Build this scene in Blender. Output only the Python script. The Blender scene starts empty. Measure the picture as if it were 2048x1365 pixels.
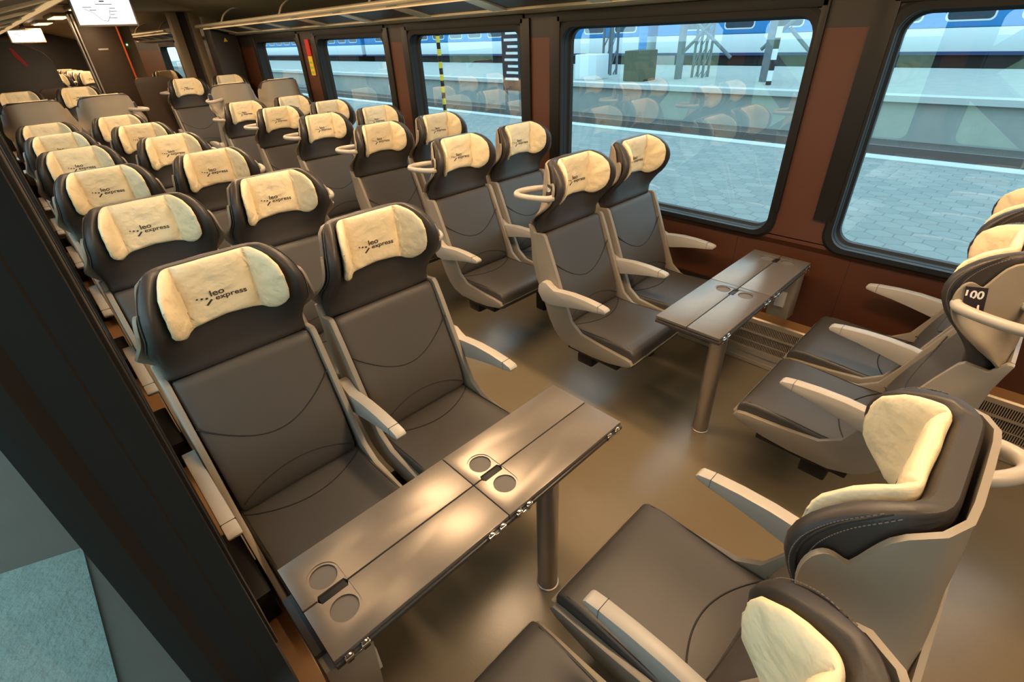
import bpy, bmesh, math, random
from mathutils import Vector, Matrix
C = bpy.context.scene
col = C.collection
rnd = random.Random(7)
PI = math.pi

# ------------------------------------------------------------ camera, sky, light, exposure
cd = bpy.data.cameras.new('camera'); cam = bpy.data.objects.new('camera', cd); col.objects.link(cam)
cd.sensor_width = 36; cd.lens = 981.37 * 36 / 2048; cd.clip_start = 0.004; cd.clip_end = 400
yaw, pitch, roll = math.radians(42.816), math.radians(32.308), math.radians(-2.714)
f = Vector((math.sin(yaw)*math.cos(pitch), math.cos(yaw)*math.cos(pitch), -math.sin(pitch)))
r = Vector((math.cos(yaw), -math.sin(yaw), 0)); u = r.cross(f)
r2 = math.cos(roll)*r + math.sin(roll)*u; u2 = -math.sin(roll)*r + math.cos(roll)*u
cam.matrix_world = Matrix(((r2.x, u2.x, -f.x, -1.434), (r2.y, u2.y, -f.y, -0.778), (r2.z, u2.z, -f.z, 1.831), (0, 0, 0, 1)))
C.camera = cam
C.view_settings.view_transform = 'Standard'; C.view_settings.look = 'None'
C.view_settings.gamma = 1; C.view_settings.use_curve_mapping = False
C.view_settings.exposure = 0.70
C.cycles.use_denoising = True
C.cycles.max_bounces = 8; C.cycles.transparent_max_bounces = 16
C.cycles.sample_clamp_indirect = 6

w = bpy.data.worlds.new('overcast_sky'); C.world = w; w.use_nodes = True
wn = w.node_tree.nodes; wl = w.node_tree.links; wn.clear()
wo = wn.new('ShaderNodeOutputWorld'); wb = wn.new('ShaderNodeBackground'); wr = wn.new('ShaderNodeValToRGB')
wt = wn.new('ShaderNodeTexCoord'); ws = wn.new('ShaderNodeSeparateXYZ')
wl.new(wt.outputs['Generated'], ws.inputs[0]); wl.new(ws.outputs['Z'], wr.inputs[0])
wr.color_ramp.elements[0].color = (0.58, 0.86, 0.97, 1); wr.color_ramp.elements[1].color = (0.52, 0.80, 0.97, 1)
wl.new(wr.outputs[0], wb.inputs[0]); wb.inputs[1].default_value = 1.7
wl.new(wb.outputs[0], wo.inputs[0])

def lamp(name, loc, sx, sy, power, color, rot=(0, 0, 0)):
    l = bpy.data.lights.new(name, 'AREA'); l.shape = 'RECTANGLE'; l.size = sx; l.size_y = sy
    l.energy = power; l.color = color
    o = bpy.data.objects.new(name, l); o.location = loc; o.rotation_euler = rot; col.objects.link(o)
    return o
WARM = (1.0, 0.67, 0.385)
LAMPS = [-1.9, -0.35, 1.2, 2.9, 4.6, 6.3]
for y in LAMPS:
    lamp('ceiling_lamp_light', (0, y, 2.29), 0.22, 1.0, 17, WARM)
lamp('vestibule_light', (0.0, 8.8, 2.2), 0.3, 0.8, 6, WARM)
for y in (11.5, 14, 17, 20):
    lamp('far_coach_light', (0.0, y, 2.3), 0.3, 1.5, 34, WARM)
for X in (-1, 1):     # strip lamps under the luggage racks
    for y in (-0.9, 0.9, 2.7, 4.5, 6.2):
        lamp('rack_strip_light', (X*1.06, y, 2.004), 0.03, 1.4, 2.6, WARM)

# ------------------------------------------------------------ materials
MATS = {}
def mat(name, rgb, rough=0.5, metal=0.0, bump=None, var=None, emit=None, spec=0.5, sheen=0):
    m = bpy.data.materials.new(name); m.use_nodes = True; MATS[name] = m
    nt = m.node_tree; b = nt.nodes['Principled BSDF']
    b.inputs['Base Color'].default_value = (*rgb, 1); b.inputs['Roughness'].default_value = rough
    b.inputs['Metallic'].default_value = metal; b.inputs['Specular IOR Level'].default_value = spec
    if sheen: b.inputs['Sheen Weight'].default_value = sheen
    tc = nt.nodes.new('ShaderNodeTexCoord')
    if var:      # (scale, amount, detail)
        n = nt.nodes.new('ShaderNodeTexNoise'); n.inputs['Scale'].default_value = var[0]; n.inputs['Detail'].default_value = var[2]
        nt.links.new(tc.outputs['Object'], n.inputs['Vector'])
        mr = nt.nodes.new('ShaderNodeMapRange'); mr.inputs[3].default_value = 1-var[1]; mr.inputs[4].default_value = 1+var[1]
        nt.links.new(n.outputs[0], mr.inputs[0])
        mx = nt.nodes.new('ShaderNodeMix'); mx.data_type = 'RGBA'; mx.blend_type = 'MULTIPLY'; mx.inputs[0].default_value = 1
        mx.inputs[6].default_value = (*rgb, 1); nt.links.new(mr.outputs[0], mx.inputs[7])
        nt.links.new(mx.outputs[2], b.inputs['Base Color'])
    if bump:     # (scale, strength, distance)
        n = nt.nodes.new('ShaderNodeTexNoise'); n.inputs['Scale'].default_value = bump[0]; n.inputs['Detail'].default_value = 3
        nt.links.new(tc.outputs['Object'], n.inputs['Vector'])
        bp = nt.nodes.new('ShaderNodeBump'); bp.inputs['Strength'].default_value = bump[1]; bp.inputs['Distance'].default_value = bump[2]
        nt.links.new(n.outputs[0], bp.inputs['Height']); nt.links.new(bp.outputs[0], b.inputs['Normal'])
    if emit:
        b.inputs['Emission Color'].default_value = (*emit[0], 1); b.inputs['Emission Strength'].default_value = emit[1]
    return m
leather = mat('grey_brown_leather', (0.066, 0.058, 0.050), 0.46, bump=(260, 0.12, 0.002), var=(3, .08, 2))
ledge_m = mat('tan_ledge_laminate', (0.36, 0.19, 0.075), 0.30)
leather_dark = mat('dark_headrest_leather', (0.037, 0.031, 0.027), 0.44, bump=(260, 0.12, 0.002))
seam_m = mat('seam_thread', (0.016, 0.014, 0.012), 0.7)
stitch_m = mat('stitch_thread', (0.16, 0.13, 0.11), 0.7)
plastic = mat('warm_grey_plastic', (0.28, 0.24, 0.185), 0.42, bump=(500, 0.05, 0.001))
arm_m = mat('armrest_plastic', (0.44, 0.40, 0.335), 0.36, var=(9, .05, 3))
cream = mat('cream_cover_leather', (0.92, 0.77, 0.50), 0.5, bump=(22, 0.6, 0.02), var=(7, .06, 4))
ink = mat('printed_ink', (0.055, 0.04, 0.03), 0.6)
black = mat('black_rubber', (0.010, 0.009, 0.008), 0.45, spec=.3)
blackm = mat('black_matt_panel', (0.022, 0.017, 0.014), 0.5)
brown = mat('brown_wall_laminate', (0.085, 0.028, 0.011), 0.42, bump=(300, .05, .001))
ceil_m = mat('ceiling_panel_beige', (0.42, 0.36, 0.25), 0.5)
rack_m = mat('rack_aluminium', (0.72, 0.63, 0.45), 0.35, metal=0.3)
rack_d = mat('rack_dark_mesh', (0.05, 0.04, 0.03), 0.5)
table_m = mat('table_laminate', (0.225, 0.195, 0.165), 0.30, metal=0.55, var=(60, .06, 3), bump=(180, .06, .001))
cup_m = mat('cup_recess_mat', (0.13, 0.115, 0.10), 0.6)
table_e = mat('table_edge', (0.05, 0.043, 0.037), 0.35)
steel = mat('brushed_steel', (0.52, 0.47, 0.41), 0.34, metal=0.85)
chrome = mat('chrome', (0.85, 0.82, 0.78), 0.12, metal=1)
heat_m = mat('heater_metal', (0.50, 0.42, 0.31), 0.34, metal=0.55)
dark = mat('dark_void', (0.010, 0.009, 0.008), 0.8)
screen_m = mat('lit_screen', (0.7, 0.75, 0.8), 0.4, emit=((0.86, 0.92, 1.0), 0.85))
lamp_m = mat('lamp_diffuser', (0.9, 0.8, 0.6), 0.5, emit=((1.0, 0.72, 0.4), 1.3))
strip_m = mat('added_strip_glow', (0.6, 0.5, 0.35), 0.5, emit=((1.0, 0.62, 0.28), 0.35))
sign_k = mat('sign_black', (0.02, 0.015, 0.02), 0.45)
white_i = mat('white_print', (0.85, 0.82, 0.78), 0.5)
white_s = mat('socket_white', (0.7, 0.68, 0.62), 0.45)
red_m = mat('red_sign', (0.55, 0.02, 0.02), 0.5)
yellow_m = mat('yellow_sign', (0.75, 0.5, 0.03), 0.5)
green_m = mat('green_sign', (0.25, 0.5, 0.05), 0.5)
green_e = mat('green_indicator', (0.1, 0.6, 0.2), 0.5, emit=((0.3, 1.0, 0.4), 3))
orange_m = mat('orange_handrail', (0.75, 0.14, 0.04), 0.4)
door_m = mat('brown_cabinet', (0.062, 0.038, 0.022), 0.5)
grey_p = mat('grey_partition', (0.055, 0.050, 0.043), 0.5)
tanp = mat('tan_column', (0.30, 0.23, 0.15), 0.5)
blue_m = mat('blue_train_paint', (0.03, 0.24, 0.58), 0.35)
navy_m = mat('navy_stripe', (0.02, 0.05, 0.16), 0.4)
white_m = mat('white_train_paint', (0.72, 0.80, 0.82), 0.4)
tglass_m = mat('train_window_glass', (0.03, 0.06, 0.09), 0.15)
conc_m = mat('concrete', (0.36, 0.39, 0.36), 0.85, var=(3, .15, 5))
kerb_m = mat('pale_kerb', (0.52, 0.56, 0.54), 0.8)
grass_m = mat('dry_grass', (0.27, 0.31, 0.15), 0.95, var=(6, .2, 5))
brace_m = mat('grey_brown_steel', (0.10, 0.088, 0.075), 0.7)
ballast = mat('track_ballast', (0.15, 0.135, 0.12), 0.95, var=(25, .5, 6), bump=(30, .8, .05))
rail_m = mat('rail_steel', (0.25, 0.22, 0.2), 0.4, metal=.7)
mast_m = mat('mast_steel', (0.12, 0.15, 0.17), 0.5)
asph_l = mat('wet_asphalt', (0.20, 0.235, 0.19), 0.75, bump=(45, .6, .02), var=(9, .25, 6))
slab_m = mat('platform_slab', (0.105, 0.082, 0.055), 0.8, var=(4, .15, 4))

def floor_mat():
    m = bpy.data.materials.new('olive_linoleum'); m.use_nodes = True; nt = m.node_tree; b = nt.nodes['Principled BSDF']
    tc = nt.nodes.new('ShaderNodeTexCoord')
    n = nt.nodes.new('ShaderNodeTexNoise'); n.inputs['Scale'].default_value = 2.2; n.inputs['Detail'].default_value = 5; n.inputs['Roughness'].default_value = .5
    n2 = nt.nodes.new('ShaderNodeTexNoise'); n2.inputs['Scale'].default_value = 160; n2.inputs['Detail'].default_value = 2
    nt.links.new(tc.outputs['Object'], n.inputs['Vector']); nt.links.new(tc.outputs['Object'], n2.inputs['Vector'])
    sm = nt.nodes.new('ShaderNodeMath'); sm.operation = 'MULTIPLY_ADD'; sm.inputs[1].default_value = .3; nt.links.new(n2.outputs[0], sm.inputs[0]); nt.links.new(n.outputs[0], sm.inputs[2])
    cm = nt.nodes.new('ShaderNodeMix'); cm.data_type = 'RGBA'; cm.inputs[6].default_value = (0.165, 0.130, 0.078, 1); cm.inputs[7].default_value = (0.200, 0.162, 0.104, 1)
    nt.links.new(sm.outputs[0], cm.inputs[0]); nt.links.new(cm.outputs[2], b.inputs['Base Color'])
    rr = nt.nodes.new('ShaderNodeMapRange'); rr.inputs[1].default_value = .15; rr.inputs[2].default_value = .85; rr.inputs[3].default_value = .17; rr.inputs[4].default_value = .32
    b.inputs['Roughness'].default_value = .25
    bp = nt.nodes.new('ShaderNodeBump'); bp.inputs['Strength'].default_value = .08; bp.inputs['Distance'].default_value = .002
    nt.links.new(n2.outputs[0], bp.inputs['Height']); nt.links.new(bp.outputs[0], b.inputs['Normal'])
    return m
floor_m = floor_mat()

def paver_mat():
    m = bpy.data.materials.new('interlocking_pavers'); m.use_nodes = True; nt = m.node_tree; b = nt.nodes['Principled BSDF']
    tc = nt.nodes.new('ShaderNodeTexCoord')
    def mth(op, a, b=None):
        q = nt.nodes.new('ShaderNodeMath'); q.operation = op
        for i, v in enumerate((a, b)):
            if isinstance(v, (int, float)): q.inputs[i].default_value = v
            elif v is not None: nt.links.new(v, q.inputs[i])
        return q.outputs[0]
    W_, H_ = .25, .17
    sx = nt.nodes.new('ShaderNodeSeparateXYZ'); nt.links.new(tc.outputs['Object'], sx.inputs[0])
    wob = mth('MULTIPLY', mth('COSINE', mth('MULTIPLY', sx.outputs['Y'], 2*PI/W_)), mth('COSINE', mth('MULTIPLY', sx.outputs['X'], PI/H_)))
    ad = nt.nodes.new('ShaderNodeCombineXYZ'); nt.links.new(sx.outputs['Y'], ad.inputs[0]); nt.links.new(mth('ADD', sx.outputs['X'], mth('MULTIPLY', wob, .028)), ad.inputs[1])
    br = nt.nodes.new('ShaderNodeTexBrick'); br.offset = .5
    br.inputs['Scale'].default_value = 1; br.inputs['Mortar Size'].default_value = .009; br.inputs['Mortar Smooth'].default_value = .6
    br.inputs['Brick Width'].default_value = .25; br.inputs['Row Height'].default_value = .17
    br.inputs['Color1'].default_value = (0.22, 0.25, 0.235, 1); br.inputs['Color2'].default_value = (0.28, 0.305, 0.285, 1)
    br.inputs['Mortar'].default_value = (0.15, 0.17, 0.165, 1)
    nt.links.new(ad.outputs[0], br.inputs['Vector']); nt.links.new(br.outputs['Color'], b.inputs['Base Color'])
    b.inputs['Roughness'].default_value = .8
    return m
paver_m = paver_mat()

def glass_mat(refl, tint):
    m = bpy.data.materials.new('window_glass'); m.use_nodes = True; nt = m.node_tree; nt.nodes.clear()
    o = nt.nodes.new('ShaderNodeOutputMaterial'); t = nt.nodes.new('ShaderNodeBsdfTransparent'); g = nt.nodes.new('ShaderNodeBsdfGlossy')
    t.inputs[0].default_value = (*tint, 1); g.inputs['Roughness'].default_value = 0.0
    ge = nt.nodes.new('ShaderNodeNewGeometry'); dt = nt.nodes.new('ShaderNodeVectorMath'); dt.operation = 'DOT_PRODUCT'
    nt.links.new(ge.outputs['Incoming'], dt.inputs[0]); nt.links.new(ge.outputs['Normal'], dt.inputs[1])
    def mth(op, a, b):
        q = nt.nodes.new('ShaderNodeMath'); q.operation = op
        for i, v in enumerate((a, b)):
            if isinstance(v, (int, float)): q.inputs[i].default_value = v
            elif v is not None: nt.links.new(v, q.inputs[i])
        return q.outputs[0]
    c = mth('ABSOLUTE', dt.outputs['Value'], None); p5 = mth('POWER', mth('SUBTRACT', 1, c), 5)
    fr = mth('ADD', mth('MULTIPLY', p5, .50), .23)
    ml = nt.nodes.new('ShaderNodeMath'); ml.operation = 'MULTIPLY'; ml.inputs[1].default_value = refl; ml.use_clamp = True
    nt.links.new(fr, ml.inputs[0])
    mx = nt.nodes.new('ShaderNodeMixShader')
    nt.links.new(ml.outputs[0], mx.inputs[0])
    nt.links.new(t.outputs[0], mx.inputs[1]); nt.links.new(g.outputs[0], mx.inputs[2]); nt.links.new(mx.outputs[0], o.inputs[0])
    return m
glass_m = glass_mat(1.0, (0.86, 0.95, 0.97))

# ------------------------------------------------------------ helpers
def link(name, verts, faces, m, parent=None, smooth=True, angle=40, mats=None, midx=None):
    me = bpy.data.meshes.new(name); me.from_pydata([tuple(v) for v in verts], [], faces)
    bm = bmesh.new(); bm.from_mesh(me); bmesh.ops.recalc_face_normals(bm, faces=bm.faces); bm.to_mesh(me); bm.free()
    for x in (mats or [m]): me.materials.append(x)
    if midx:
        for p, i in zip(me.polygons, midx): p.material_index = i
    if smooth:
        for p in me.polygons: p.use_smooth = True
        me.set_sharp_from_angle(angle=math.radians(angle))
    o = bpy.data.objects.new(name, me); col.objects.link(o)
    if parent: o.parent = parent
    return o
class MB:
    def __init__(s): s.v = []; s.f = []
    def add(s, v, f):
        n = len(s.v); s.v += [Vector(a) for a in v]; s.f += [tuple(i+n for i in q) for q in f]; return s
    def box(s, x0, x1, y0, y1, z0, z1, bev=0, seg=2):
        bm = bmesh.new(); bmesh.ops.create_cube(bm, size=1)
        for v in bm.verts: v.co = Vector(((x0+x1)/2+v.co.x*(x1-x0), (y0+y1)/2+v.co.y*(y1-y0), (z0+z1)/2+v.co.z*(z1-z0)))
        if bev: bmesh.ops.bevel(bm, geom=bm.edges[:], offset=bev, segments=seg, affect='EDGES', profile=.6)
        return s.bm(bm)
    def bm(s, bm):
        bm.verts.index_update(); s.add([v.co.copy() for v in bm.verts], [tuple(v.index for v in q.verts) for q in bm.faces]); bm.free(); return s
    def prism(s, pts, a0, a1, axis='x', bev=0, seg=2):
        # polygon given in the two other axes, extruded along axis
        def P(p, a): return {'x': (a, p[0], p[1]), 'y': (p[0], a, p[1]), 'z': (p[0], p[1], a)}[axis]
        bm = bmesh.new(); A = [bm.verts.new(P(p, a0)) for p in pts]; B = [bm.verts.new(P(p, a1)) for p in pts]; n = len(pts)
        bm.faces.new(A); bm.faces.new(B[::-1])
        for i in range(n): bm.faces.new((A[i], B[i], B[(i+1) % n], A[(i+1) % n]))
        bmesh.ops.recalc_face_normals(bm, faces=bm.faces)
        if bev:
            bm.normal_update()
            ed = [e for e in bm.edges if len(e.link_faces) == 2 and e.calc_face_angle(0) > .6]
            bmesh.ops.bevel(bm, geom=ed, offset=bev, segments=seg, affect='EDGES', profile=.6, clamp_overlap=True)
        return s.bm(bm)
    def tube(s, pts, rad, n=8, closed=False, flat=1.0):
        pts = [Vector(p) for p in pts]; N = len(pts); V = []; F = []
        up = Vector((0, 0, 1))
        for i, p in enumerate(pts):
            a = pts[(i-1) % N] if (closed or i > 0) else p; b = pts[(i+1) % N] if (closed or i < N-1) else p
            t = (b-a).normalized(); sd = t.cross(up)
            if sd.length < 1e-3: sd = Vector((1, 0, 0))
            sd.normalize(); nn = sd.cross(t).normalized(); rr = rad[i] if isinstance(rad, (list, tuple)) else rad
            for k in range(n):
                q = 2*PI*k/n; V.append(p + sd*math.cos(q)*rr + nn*math.sin(q)*rr*flat)
        for i in range(N if closed else N-1):
            for k in range(n):
                j = (i+1) % N; F.append((i*n+k, i*n+(k+1) % n, j*n+(k+1) % n, j*n+k))
        if not closed: F.append(tuple(range(n))[::-1]); F.append(tuple((N-1)*n+k for k in range(n)))
        return s.add(V, F)
    def cyl(s, p0, p1, r0, r1=None, n=20): return s.tube([p0, p1], [r0, r0 if r1 is None else r1], n)
    def build(s, name, m, parent=None, smooth=True, angle=40): return link(name, s.v, s.f, m, parent, smooth, angle)
def tag(o, label, cat, group=None, kind=None):
    if label: o['label'] = label
    if cat: o['category'] = cat
    if group: o['group'] = group
    if kind: o['kind'] = kind
    return o
def empty(name, loc=(0, 0, 0), rz=0):
    o = bpy.data.objects.new(name, None); o.location = loc; o.rotation_euler = (0, 0, rz); o.empty_display_size = .1; col.objects.link(o); return o
def struct(o, label=None): o['kind'] = 'structure'; return o
def copy_tree(o, parent=None):
    c = o.copy(); col.objects.link(c); c.parent = parent
    for ch in list(o.children): copy_tree(ch, c)
    return c
def text_mesh(s, width=None, size=None, bold=0.0):
    cu = bpy.data.curves.new('t', 'FONT'); cu.body = s; cu.size = 1; cu.offset = bold; cu.resolution_u = 3
    o = bpy.data.objects.new('t', cu); col.objects.link(o)
    dg = bpy.context.evaluated_depsgraph_get(); me = bpy.data.meshes.new_from_object(o.evaluated_get(dg))
    v = [q.co.copy() for q in me.vertices]; fc = [tuple(p.vertices) for p in me.polygons]
    bpy.data.objects.remove(o); bpy.data.curves.remove(cu); bpy.data.meshes.remove(me)
    x0 = min(q.x for q in v); x1 = max(q.x for q in v); k = (width/(x1-x0)) if width else size
    return [((q.x-x0)*k, q.y*k) for q in v], fc
def lerp(tab, x):
    if x <= tab[0][0]: return tab[0][1]
    for (a, p), (b, q) in zip(tab, tab[1:]):
        if x <= b: 
            t = (x-a)/(b-a); return p+(q-p)*t
    return tab[-1][1]
def slerp(tab, x):      # smooth (Catmull-Rom) table
    n = len(tab)
    if x <= tab[0][0]: return tab[0][1]
    if x >= tab[-1][0]: return tab[-1][1]
    for i in range(n-1):
        if x <= tab[i+1][0]:
            x0, p1 = tab[i]; x1, p2 = tab[i+1]; h = x1-x0; t = (x-x0)/h
            m1 = (p2-tab[i-1][1])/(x1-tab[i-1][0])*h if i > 0 else p2-p1
            m2 = (tab[i+2][1]-p1)/(tab[i+2][0]-x0)*h if i+2 < n else p2-p1
            return (2*t**3-3*t*t+1)*p1+(t**3-2*t*t+t)*m1+(-2*t**3+3*t*t)*p2+(t**3-t*t)*m2

# ------------------------------------------------------------ seat geometry (faces -y, origin on the floor under the seat)
YO = 0.60      # world row-1 y of the seat origin
# head sheet: front leather surface of centre strip, y as a function of z
FY = [(0.94, .850), (1.0, .866), (1.1, .872), (1.2, .868), (1.27, .865), (1.32, .870)]
TH = [(0.94, .086), (1.03, .070), (1.12, .054), (1.2, .050), (1.27, .044), (1.32, .040)]
BA, BR = 0.10, 0.045
def bend(z): return math.radians(slerp([(0.95, 0), (1.0, 10), (1.05, 30), (1.10, 51), (1.15, 62), (1.25, 64), (1.32, 60)], z))
def headP(s, z, off):
    """point of the C-shaped head sheet at arc length s, height z, moved off along its outward (rear) normal"""
    a = abs(s); sg = 1 if s >= 0 else -1; th = bend(z); y0 = slerp(FY, z); ar = max(BR*th, 1e-6)
    if a <= BA or th < 1e-4: x, y, an = a, 0.0, 0.0
    elif a <= BA+ar:
        an = (a-BA)/BR; x = BA+BR*math.sin(an); y = -BR*(1-math.cos(an))
    else:
        an = th; e = a-BA-ar; x = BA+BR*math.sin(an)+e*math.cos(an); y = -BR*(1-math.cos(an))-e*math.sin(an)
    return Vector((sg*(x+math.sin(an)*off), y0+y+math.cos(an)*off-YO, z))
def pad(P, S, T, zs, n=4.0, k=36, mid=0.0, zend=None):
    """closed padded sheet: P(s, z, off); half length S(z); thickness T(z)"""
    V = []; F = []; rows = []
    for z in zs:
        row = []
        for i in range(k):
            q = 2*PI*i/k; c, sn = math.cos(q), math.sin(q)
            s = S(z)*math.copysign(abs(c)**(2/n), c); o = T(z)/2*math.copysign(abs(sn)**(2/n), sn)+mid_of(mid, z)
            row.append(len(V)); V.append(P(s, z, o))
        rows.append(row)
    for a, b in zip(rows, rows[1:]):
        for i in range(k): F.append((a[i], a[(i+1) % k], b[(i+1) % k], b[i]))
    F.append(tuple(rows[0][::-1])); F.append(tuple(rows[-1]))
    return V, F
def mid_of(m, z): return m(z) if callable(m) else m

def zlist(a, b, n, ends=3):
    # denser near both ends for rounded rims
    out = []
    for i in range(n+1):
        t = i/n; out.append(a+(b-a)*(t*.6+.4*(1-math.cos(PI*t))/2))
    return out
def rim(z, a, b, e):   # 0..1 rounding factor near the ends
    d = min(z-a, b-z)/e
    return 1 if d >= 1 else math.sqrt(max(0.0, 1-(1-d)**2))

def seat_meshes():
    M = {}
    # cushion
    prof = [(.262, .440), (.268, .468), (.288, .482), (.34, .488), (.45, .484), (.58, .476), (.69, .480), (.72, .47), (.715, .40), (.60, .385), (.30, .372), (.268, .385)]
    mb = MB().prism([(a-YO, b) for a, b in prof], -.224, .224, 'x', .014, 3); M['cushion'] = mb
    # backrest
    BY = [(.455, .700), (.50, .680), (.56, .690), (.65, .722), (.75, .766), (.85, .808), (.93, .840), (.965, .853)]
    def bP(s, z, off):
        d = (slerp(BY, z+.005)-slerp(BY, z-.005))/.01; nrm = Vector((0, 1, -d)).normalized()
        dish = .010*(abs(s)/.22)**3
        return Vector((s, slerp(BY, z)-YO-dish, z))+nrm*off
    a, b = .455, .953
    zs = [a, a+.003, a+.008, a+.016, a+.03]+[a+.05+i*(b-a-.09)/11 for i in range(12)]+[b-.03, b-.016, b-.008, b-.003, b]
    V, F = pad(bP, lambda z: (.212+.012*(z-a)/(b-a))-.012*(1-rim(z, a, b, .02)), lambda z: .075*(.55+.45*rim(z, a, b, .03)), zs, 7, 40, .0375)
    M['backrest'] = MB().add(V, F); M['bP'] = bP
    # seams drawn as fine piping on the backrest and the cushion
    sm = MB()
    arc = [bP(-.222+.444*t, .805-.115*math.sin(PI*t)**.9, -.0002) for t in [i/24 for i in range(25)]]
    sm.tube(arc, .0024, 6)
    sm.tube([bP(-.20+.40*t, .520+.055*math.sin(PI*t)**.8, -.0002) for t in [i/20 for i in range(21)]], .0020, 6)
    M['seam_b'] = sm
    sm = MB().tube([Vector((-.215+.43*t, .672-YO-.085*math.sin(PI*t)**.85, lerp([(.58, .4765), (.69, .4805)], .672-.085*math.sin(PI*t)**.85)+.0005)) for t in [i/20 for i in range(21)]], .0024, 6)
    sm.tube([Vector((.214, y-YO, z)) for y, z in ((.30, .4835), (.45, .4845), (.58, .4765), (.69, .4805))], .0014, 6)
    sm.tube([Vector((-.214, y-YO, z)) for y, z in ((.30, .4835), (.45, .4845), (.58, .4765), (.69, .4805))], .0014, 6)
    M['seam_c'] = sm
    # headrest
    a, b = .950, 1.294
    zs = [a, a+.002, a+.006, a+.012, a+.022, a+.04, 1.01, 1.035, 1.06, 1.085, 1.11, 1.135, 1.16, 1.185, 1.21, 1.23, 1.248, 1.262, 1.274, 1.283, 1.289, 1.2925, b]
    SH = [(.950, .226), (1.0, .222), (1.05, .230), (1.09, .250), (1.13, .264), (1.17, .271), (1.21, .262), (1.24, .240), (1.265, .210), (1.282, .178), (1.294, .145)]
    S = lambda z: slerp(SH, z)
    T = lambda z: slerp(TH, z)*(.35+.65*rim(z, a-.01, b+.002, .03))
    V, F = pad(headP, S, T, zs, 4.5, 44, lambda z: slerp(TH, z)/2)
    M['headrest'] = MB().add(V, F)
    # piping running round the wing edges and over the top, plus its stitches
    M['piping'] = []; M['stitch'] = []
    for sg in (-1, 1):
        pp = MB(); st = MB(); M['piping'].append(pp); M['stitch'].append(st)
        P = []
        for i in range(26):
            z = 1.0+.285*i/25; P.append(headP(sg*(S(z)*.955), z, T(z)*.90))
        pp.tube(P, .0022, 6)
        for q in (-.010, .010):
            for i in range(80):
                z = 1.02+.262*i/79; z2 = z+.0020
                A = headP(sg*(S(z)*.955+q-.002), z, T(z)*(.86 if q > 0 else .965)+.002); B = headP(sg*(S(z2)*.955+q-.002), z2, T(z2)*(.86 if q > 0 else .965)+.002)
                st.tube([A, B], .0009, 4)
    # rear shell: central back plus ear-shaped wing covers
    cs = [.0, .04, .08, .11, .13, .15, .165, .175, .184, .192, .200, .207, .214, .221, .228, .235, .242, .248, .254, .257, .260, .262, .2635]; cs = [-c for c in cs[:0:-1]]+cs
    ZT = [(0, 1.288), (.10, 1.284), (.14, 1.274), (.165, 1.256), (.184, 1.226), (.200, 1.199), (.207, 1.201), (.221, 1.209), (.235, 1.210), (.247, 1.200), (.254, 1.187), (.258, 1.174), (.2615, 1.155), (.2635, 1.130)]
    ZB = [(0, .78), (.165, .80), (.185, .86), (.20, .93), (.216, .965), (.232, 1.0), (.248, 1.04), (.258, 1.075), (.2635, 1.105)]
    SHY = [(.76, .912), (.90, .938), (1.0, .946), (1.1, .936), (1.2, .920), (1.27, .906), (1.30, .904)]
    def shP(s, z, off):
        # behind the straight lower back the shell follows its own curve; wings follow the head sheet
        z2 = max(z, .950); wz = min(1, max(0, (z-.93)/.11)); wz = wz*wz*(3-2*wz); wgt = max(min(1, max(0, (abs(s)-.15)/.06)), wz)
        base = headP(s, z2, slerp(TH, z2)+.004+off); base.z = z
        y = slerp(SHY, z)-YO+off
        c = Vector((base.x, max(y, base.y) if z > .950 else y, z))
        return c.lerp(base, wgt)
    V = []; F = []; n = 22
    for off in (0, .010):
        for s in cs:
            zt, zb = slerp(ZT, abs(s)), slerp(ZB, abs(s))
            for j in range(n+1):
                V.append(shP(s, zb+(zt-zb)*j/n, off))
    m = len(cs); st_ = m*(n+1); idx = lambda l, i, j: l*st_+i*(n+1)+j
    for i in range(m-1):
        for j in range(n):
            F.append((idx(0, i, j), idx(0, i, j+1), idx(0, i+1, j+1), idx(0, i+1, j)))
            F.append((idx(1, i, j), idx(1, i+1, j), idx(1, i+1, j+1), idx(1, i, j+1)))
        F.append((idx(0, i, n), idx(1, i, n), idx(1, i+1, n), idx(0, i+1, n)))
        F.append((idx(0, i, 0), idx(0, i+1, 0), idx(1, i+1, 0), idx(1, i, 0)))
    for j in range(n):
        F.append((idx(0, 0, j), idx(1, 0, j), idx(1, 0, j+1), idx(0, 0, j+1)))
        F.append((idx(0, m-1, j), idx(0, m-1, j+1), idx(1, m-1, j+1), idx(1, m-1, j)))
    M['back_shell'] = MB().add(V, F); M['shP'] = shP
    # cream headrest cover
    a, b = 1.074, 1.297
    SP = .243
    def pS(z):
        t = (z-a)/(b-a); return SP*max(.0, 1-abs(2*t-1)**3.2*.42)*(.90+.10*rim(z, a, b, .02))
    def pP(s, z, off):
        e = (abs(s)/SP)
        zz = z+.034*(1-min(1, e*1.5)**2)*max(0, 1-(z-a)/.15)      # lower edge bows upward in the middle
        cre = .011*math.exp(-((abs(s)-.104)/.008)**2)               # crease where the wings fold forward
        wr = .0015*math.sin(37*s+61*z)*math.sin(90*z-23*s)+.0012*math.sin(150*(s+.6*z))*math.exp(-((z-a)/.05)**2)
        p = headP(s, zz, -(.015)-(-off)*1.0 + cre*max(0, min(1, -off/.012))+wr)
        return p
    zs = [a, a+.0015, a+.004, a+.009, a+.017, a+.03, a+.05, a+.07, a+.09, a+.11, a+.13, a+.15, a+.17, b-.025, b-.015, b-.008, b-.004, b-.0015, b]
    V, F = pad(pP, pS, lambda z: .030*(.18+.82*rim(z, a, b, .028)), zs, 3.0, 150)
    M['headrest_cover'] = MB().add(V, F)
    # sewn rim of the cover
    rp = []
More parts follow.
